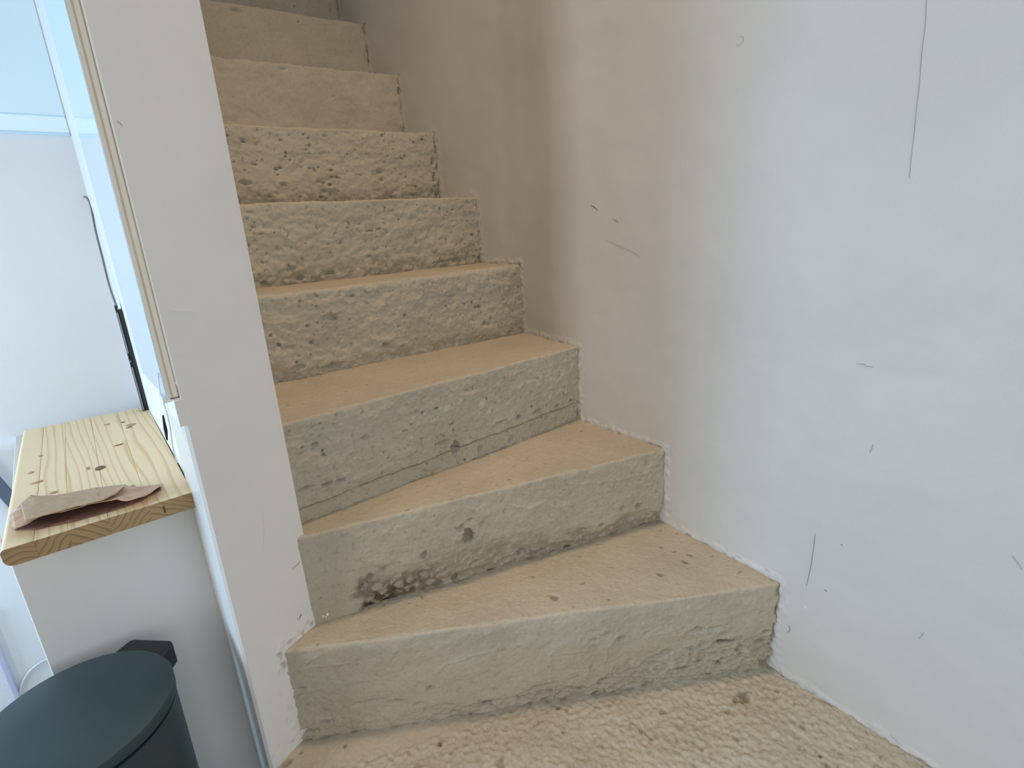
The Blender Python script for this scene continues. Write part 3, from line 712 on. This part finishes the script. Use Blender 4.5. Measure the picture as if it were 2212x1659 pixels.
def sheet(name, backp, frontp, zb_, zf, mat, crum, nv=16, th=.0008, arch=0.0, seed=0):
    """backp / frontp: pixel polylines from left to right on the shelf plane; lifted zb_ .. zf"""
    def res(pl, n, z):
        P = np.array([at_z(px, py, ZS + z) for px, py in pl]); d = np.r_[0, np.cumsum(np.linalg.norm(np.diff(P, axis=0), axis=1))]; t = np.linspace(0, d[-1], n)
        return np.stack([np.interp(t, d, P[:, i]) for i in range(3)], -1)
    n = 60; Bk = res(backp, n, zb_); Fr = res(frontp, n, zf); w = np.linspace(0, 1, nv)[:, None, None]
    V = Bk[None] * (1 - w) + Fr[None] * w
    z = ZS + zb_ + (zf - zb_) * w[..., 0] ** 1.3 + arch * np.sin(math.pi * w[..., 0])
    q = V * 1.0 + seed
    z = z + (fbm(q, 30, 3) * crum + ridged(q, 16, 2) * crum * .8) * (.25 + .75 * w[..., 0])
    tear = fbm(q, 90, 3) * .0022
    V[..., 1] += tear * (w[..., 0] > .93); V[..., 2] = np.maximum(z, ZS + .0012)
    o = link_mesh(name, (V - pof).reshape(-1, 3), grid_faces(nv, n, flip=True), mat, ppr)
    s = o.modifiers.new('thick', 'SOLIDIFY'); s.thickness = th; s.offset = 0
    return o
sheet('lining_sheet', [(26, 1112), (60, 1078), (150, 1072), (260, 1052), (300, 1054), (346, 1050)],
      [(33, 1147), (78, 1143), (160, 1126), (240, 1104), (300, 1084), (348, 1058)], .001, .0016, paper_mat('shadowed_lining', lin(132, 98, 82), lin(112, 82, 70)), .0003, seed=9)  # bag bottom, its colour darkened for the shade under the lifted edge
sheet('bottom_sheet', [(24, 1108), (60, 1072), (150, 1070), (260, 1048), (300, 1052), (352, 1046)],
      [(30, 1144), (60, 1131), (100, 1113), (157, 1099), (204, 1089), (245, 1081), (273, 1082), (313, 1072), (350, 1050)], .003, .0170, INNER, .0022, seed=2)
sheet('top_sheet', [(44, 1087), (66, 1069), (90, 1073), (125, 1070), (165, 1062), (207, 1054), (240, 1050), (271, 1047)],
      [(54, 1126), (80, 1118), (125, 1106), (170, 1093), (216, 1083), (228, 1078), (250, 1066), (272, 1049)], .008, .0225, KRAFT, .0008, arch=.003)
sheet('torn_corner', [(20, 1112), (34, 1101), (46, 1096), (60, 1106)], [(28, 1144), (42, 1134), (56, 1124), (64, 1118)], .005, .010, PALEP, .0020, nv=10, seed=5)
tube('fold_crease', [at_z(208, 1053, ZS + .0085) - 0, at_z(212, 1066, ZS + .0180), at_z(216, 1080, ZS + .0230)], .0003, mat_plain('crease_shadow_brown', lin(120, 92, 66), .8), ppr, 5, off=pof)

# ------------------------------------------------------------------ slim black device and its cable
BLK = mat_plain('satin_black_plastic', lin(14, 14, 17), .25, coat=.3); GRY = mat_plain('highlight_grey', lin(150, 150, 152), .35, metal=.6)
dev = thing('screen', 'slim black screen standing on edge at back right corner of pine shelf', 'screen', (.12, 1.6, ZS))
do = np.array((.12, 1.6, ZS))
def col_line(px, py, y):
    return at_y(px, py, y)
bl = col_line(306, 876, 1.60); br = col_line(321, 872, 1.60); tl = col_line(245, 645, 1.60); tr_ = col_line(262, 668, 1.60)
x0, x1 = bl[0] - .001, br[0] - .001; ht = tr_[2]
prism('body', [(x0 + .005, 1.600), (x1, 1.600), (x1 + .002, 1.626), (x0 + .007, 1.628)], ZS, ht, BLK, dev, .0015, off=do)
bez = prism('bezel', [(x0, 1.598), (x0 + .0052, 1.597), (x0 + .0070, 1.628), (x0 + .002, 1.628)], ZS, ht + .010, BLK, dev, .001, off=do)
zz = [(ZS + .003, ZS + .115), (ZS + .128, ZS + .132), (ZS + .150, ht - .006)]
for a, b in zz: box('highlight_strip', (x0 + .0014, 1.5955, a), (x0 + .0036, 1.598, b), GRY, bez, .0004, off=do)  # grey highlight along the bezel, put in as thin strips
CBL = mat_plain('grey_cable_sheath', lin(120, 118, 120), .5)
cb = tube('cable', [at_y(181, 425, 1.74), at_y(188, 428, 1.735), at_y(196, 445, 1.72), at_y(207, 500, 1.69), at_y(222, 560, 1.66), at_y(237, 620, 1.63), np.array([x0 + .006, 1.612, ht + .004])], .0022, CBL)
tag(cb, 'thin grey cable rising in the corner from the slim black screen', 'cable')

# dark grey rail on the back wall left of the shelf
ra, rb = at_y(-60, 985, 1.735), at_y(60, 1121, 1.735)
dv = rb - ra; dv /= np.linalg.norm(dv); pv = np.array([dv[2], 0, -dv[0]]); hw = .0115
V = [];
for p in (ra, rb):
    for s in (-1, 1):
        for yy in (1.727, 1.7495): V.append(np.array([p[0], yy, p[2]]) + pv * s * hw)
rail = link_mesh('wall_rail', V, [(0, 1, 3, 2), (4, 6, 7, 5), (0, 2, 6, 4), (1, 5, 7, 3), (0, 4, 5, 1), (2, 3, 7, 6)], mat_plain('dark_grey_rail', lin(92, 98, 112), .5), smooth=False)
tag(rail, 'dark grey sloping rail on the back wall, left of the pine shelf', 'rail')
# lower wall details
LIL = mat_plain('lilac_white_bead', lin(196, 192, 214), .5)
pA, pB = at_y(-30, 1318, 1.742), at_y(48, 1532, 1.742)
struct(box('trim_2', (pB[0] - .006, 1.738, -.25), (pB[0] + .006, 1.7498, pA[2]), LIL, bevel=.002), 'narrow vertical bead low on the back wall')
cw = tube('white_cable', [at_y(*p, 1.744) for p in [(42, 1500), (48, 1476), (62, 1452), (80, 1436), (100, 1424), (120, 1418)]], .0028, WHITE)
tag(cw, 'white cable curving low on the back wall behind the bin', 'cable')

# ------------------------------------------------------------------ pedal bin
BINM = mat_plain('dark_teal_bin_enamel', lin(44, 62, 66), .42, nscale=900, amount=.15, bumpd=.00004)
BINB = mat_plain('black_bin_plastic', lin(20, 26, 28), .45)
bc = np.array([-.1035, .885]); br_ = .1205; bz = .2635
bn = thing('pedal_bin', 'round dark teal pedal bin with flat lid, below the pine shelf', 'bin', (bc[0], bc[1], -.25)); bo = np.array([bc[0], bc[1], -.25])
def lathe(name, prof, mat, parent, seg=96):
    V = []; f = []
    for r, z in prof:
        for k in range(seg):
            a = 2 * math.pi * k / seg; V.append((r * math.cos(a), r * math.sin(a), z))
    m = len(prof)
    for i in range(m - 1):
        for k in range(seg): f.append((i * seg + k, i * seg + (k + 1) % seg, (i + 1) * seg + (k + 1) % seg, (i + 1) * seg + k))
    f.append(tuple(range(seg))[::-1]); f.append(tuple(range((m - 1) * seg, m * seg)))
    o = link_mesh(name, V, f, mat, parent); e = o.modifiers.new('es', 'EDGE_SPLIT'); e.split_angle = math.radians(40); return o
H = bz + .25
lathe('lid', [(br_ - .004, H - .020), (br_, H - .018), (br_ + .0004, H - .004), (br_ - .0012, H - .001), (br_ - .004, H), (.06, H + .0015), (.002, H + .002)], BINM, bn)
lathe('rim', [(br_ - .006, H - .026), (br_ - .006, H - .019), (br_ - .01, H - .019)], BINB, bn)
lathe('body', [(br_ - .010, .012), (br_ - .008, .02), (br_ - .002, H - .030), (br_ - .002, H - .025), (br_ - .008, H - .024)], BINM, bn)
lathe('base', [(br_ - .008, 0), (br_ - .004, .002), (br_ - .004, .012), (br_ - .010, .014)], BINB, bn)
# hinge housing behind
ha = math.radians(43); hd = np.array([math.cos(ha), math.sin(ha)]); ht_ = np.array([-hd[1], hd[0]])
def hp(r, t): q = hd * r + ht_ * t; return (q[0], q[1])
prism('hinge', [hp(.104, -.046), hp(.143, -.040), hp(.147, -.034), hp(.147, .034), hp(.143, .040), hp(.104, .046)], H - .045, H - .004, BINB, bn, .004)
prism('pedal', [(-.03, -.165), (.03, -.165), (.03, -.10), (-.03, -.10)], .008, .016, BINB, bn, .003)
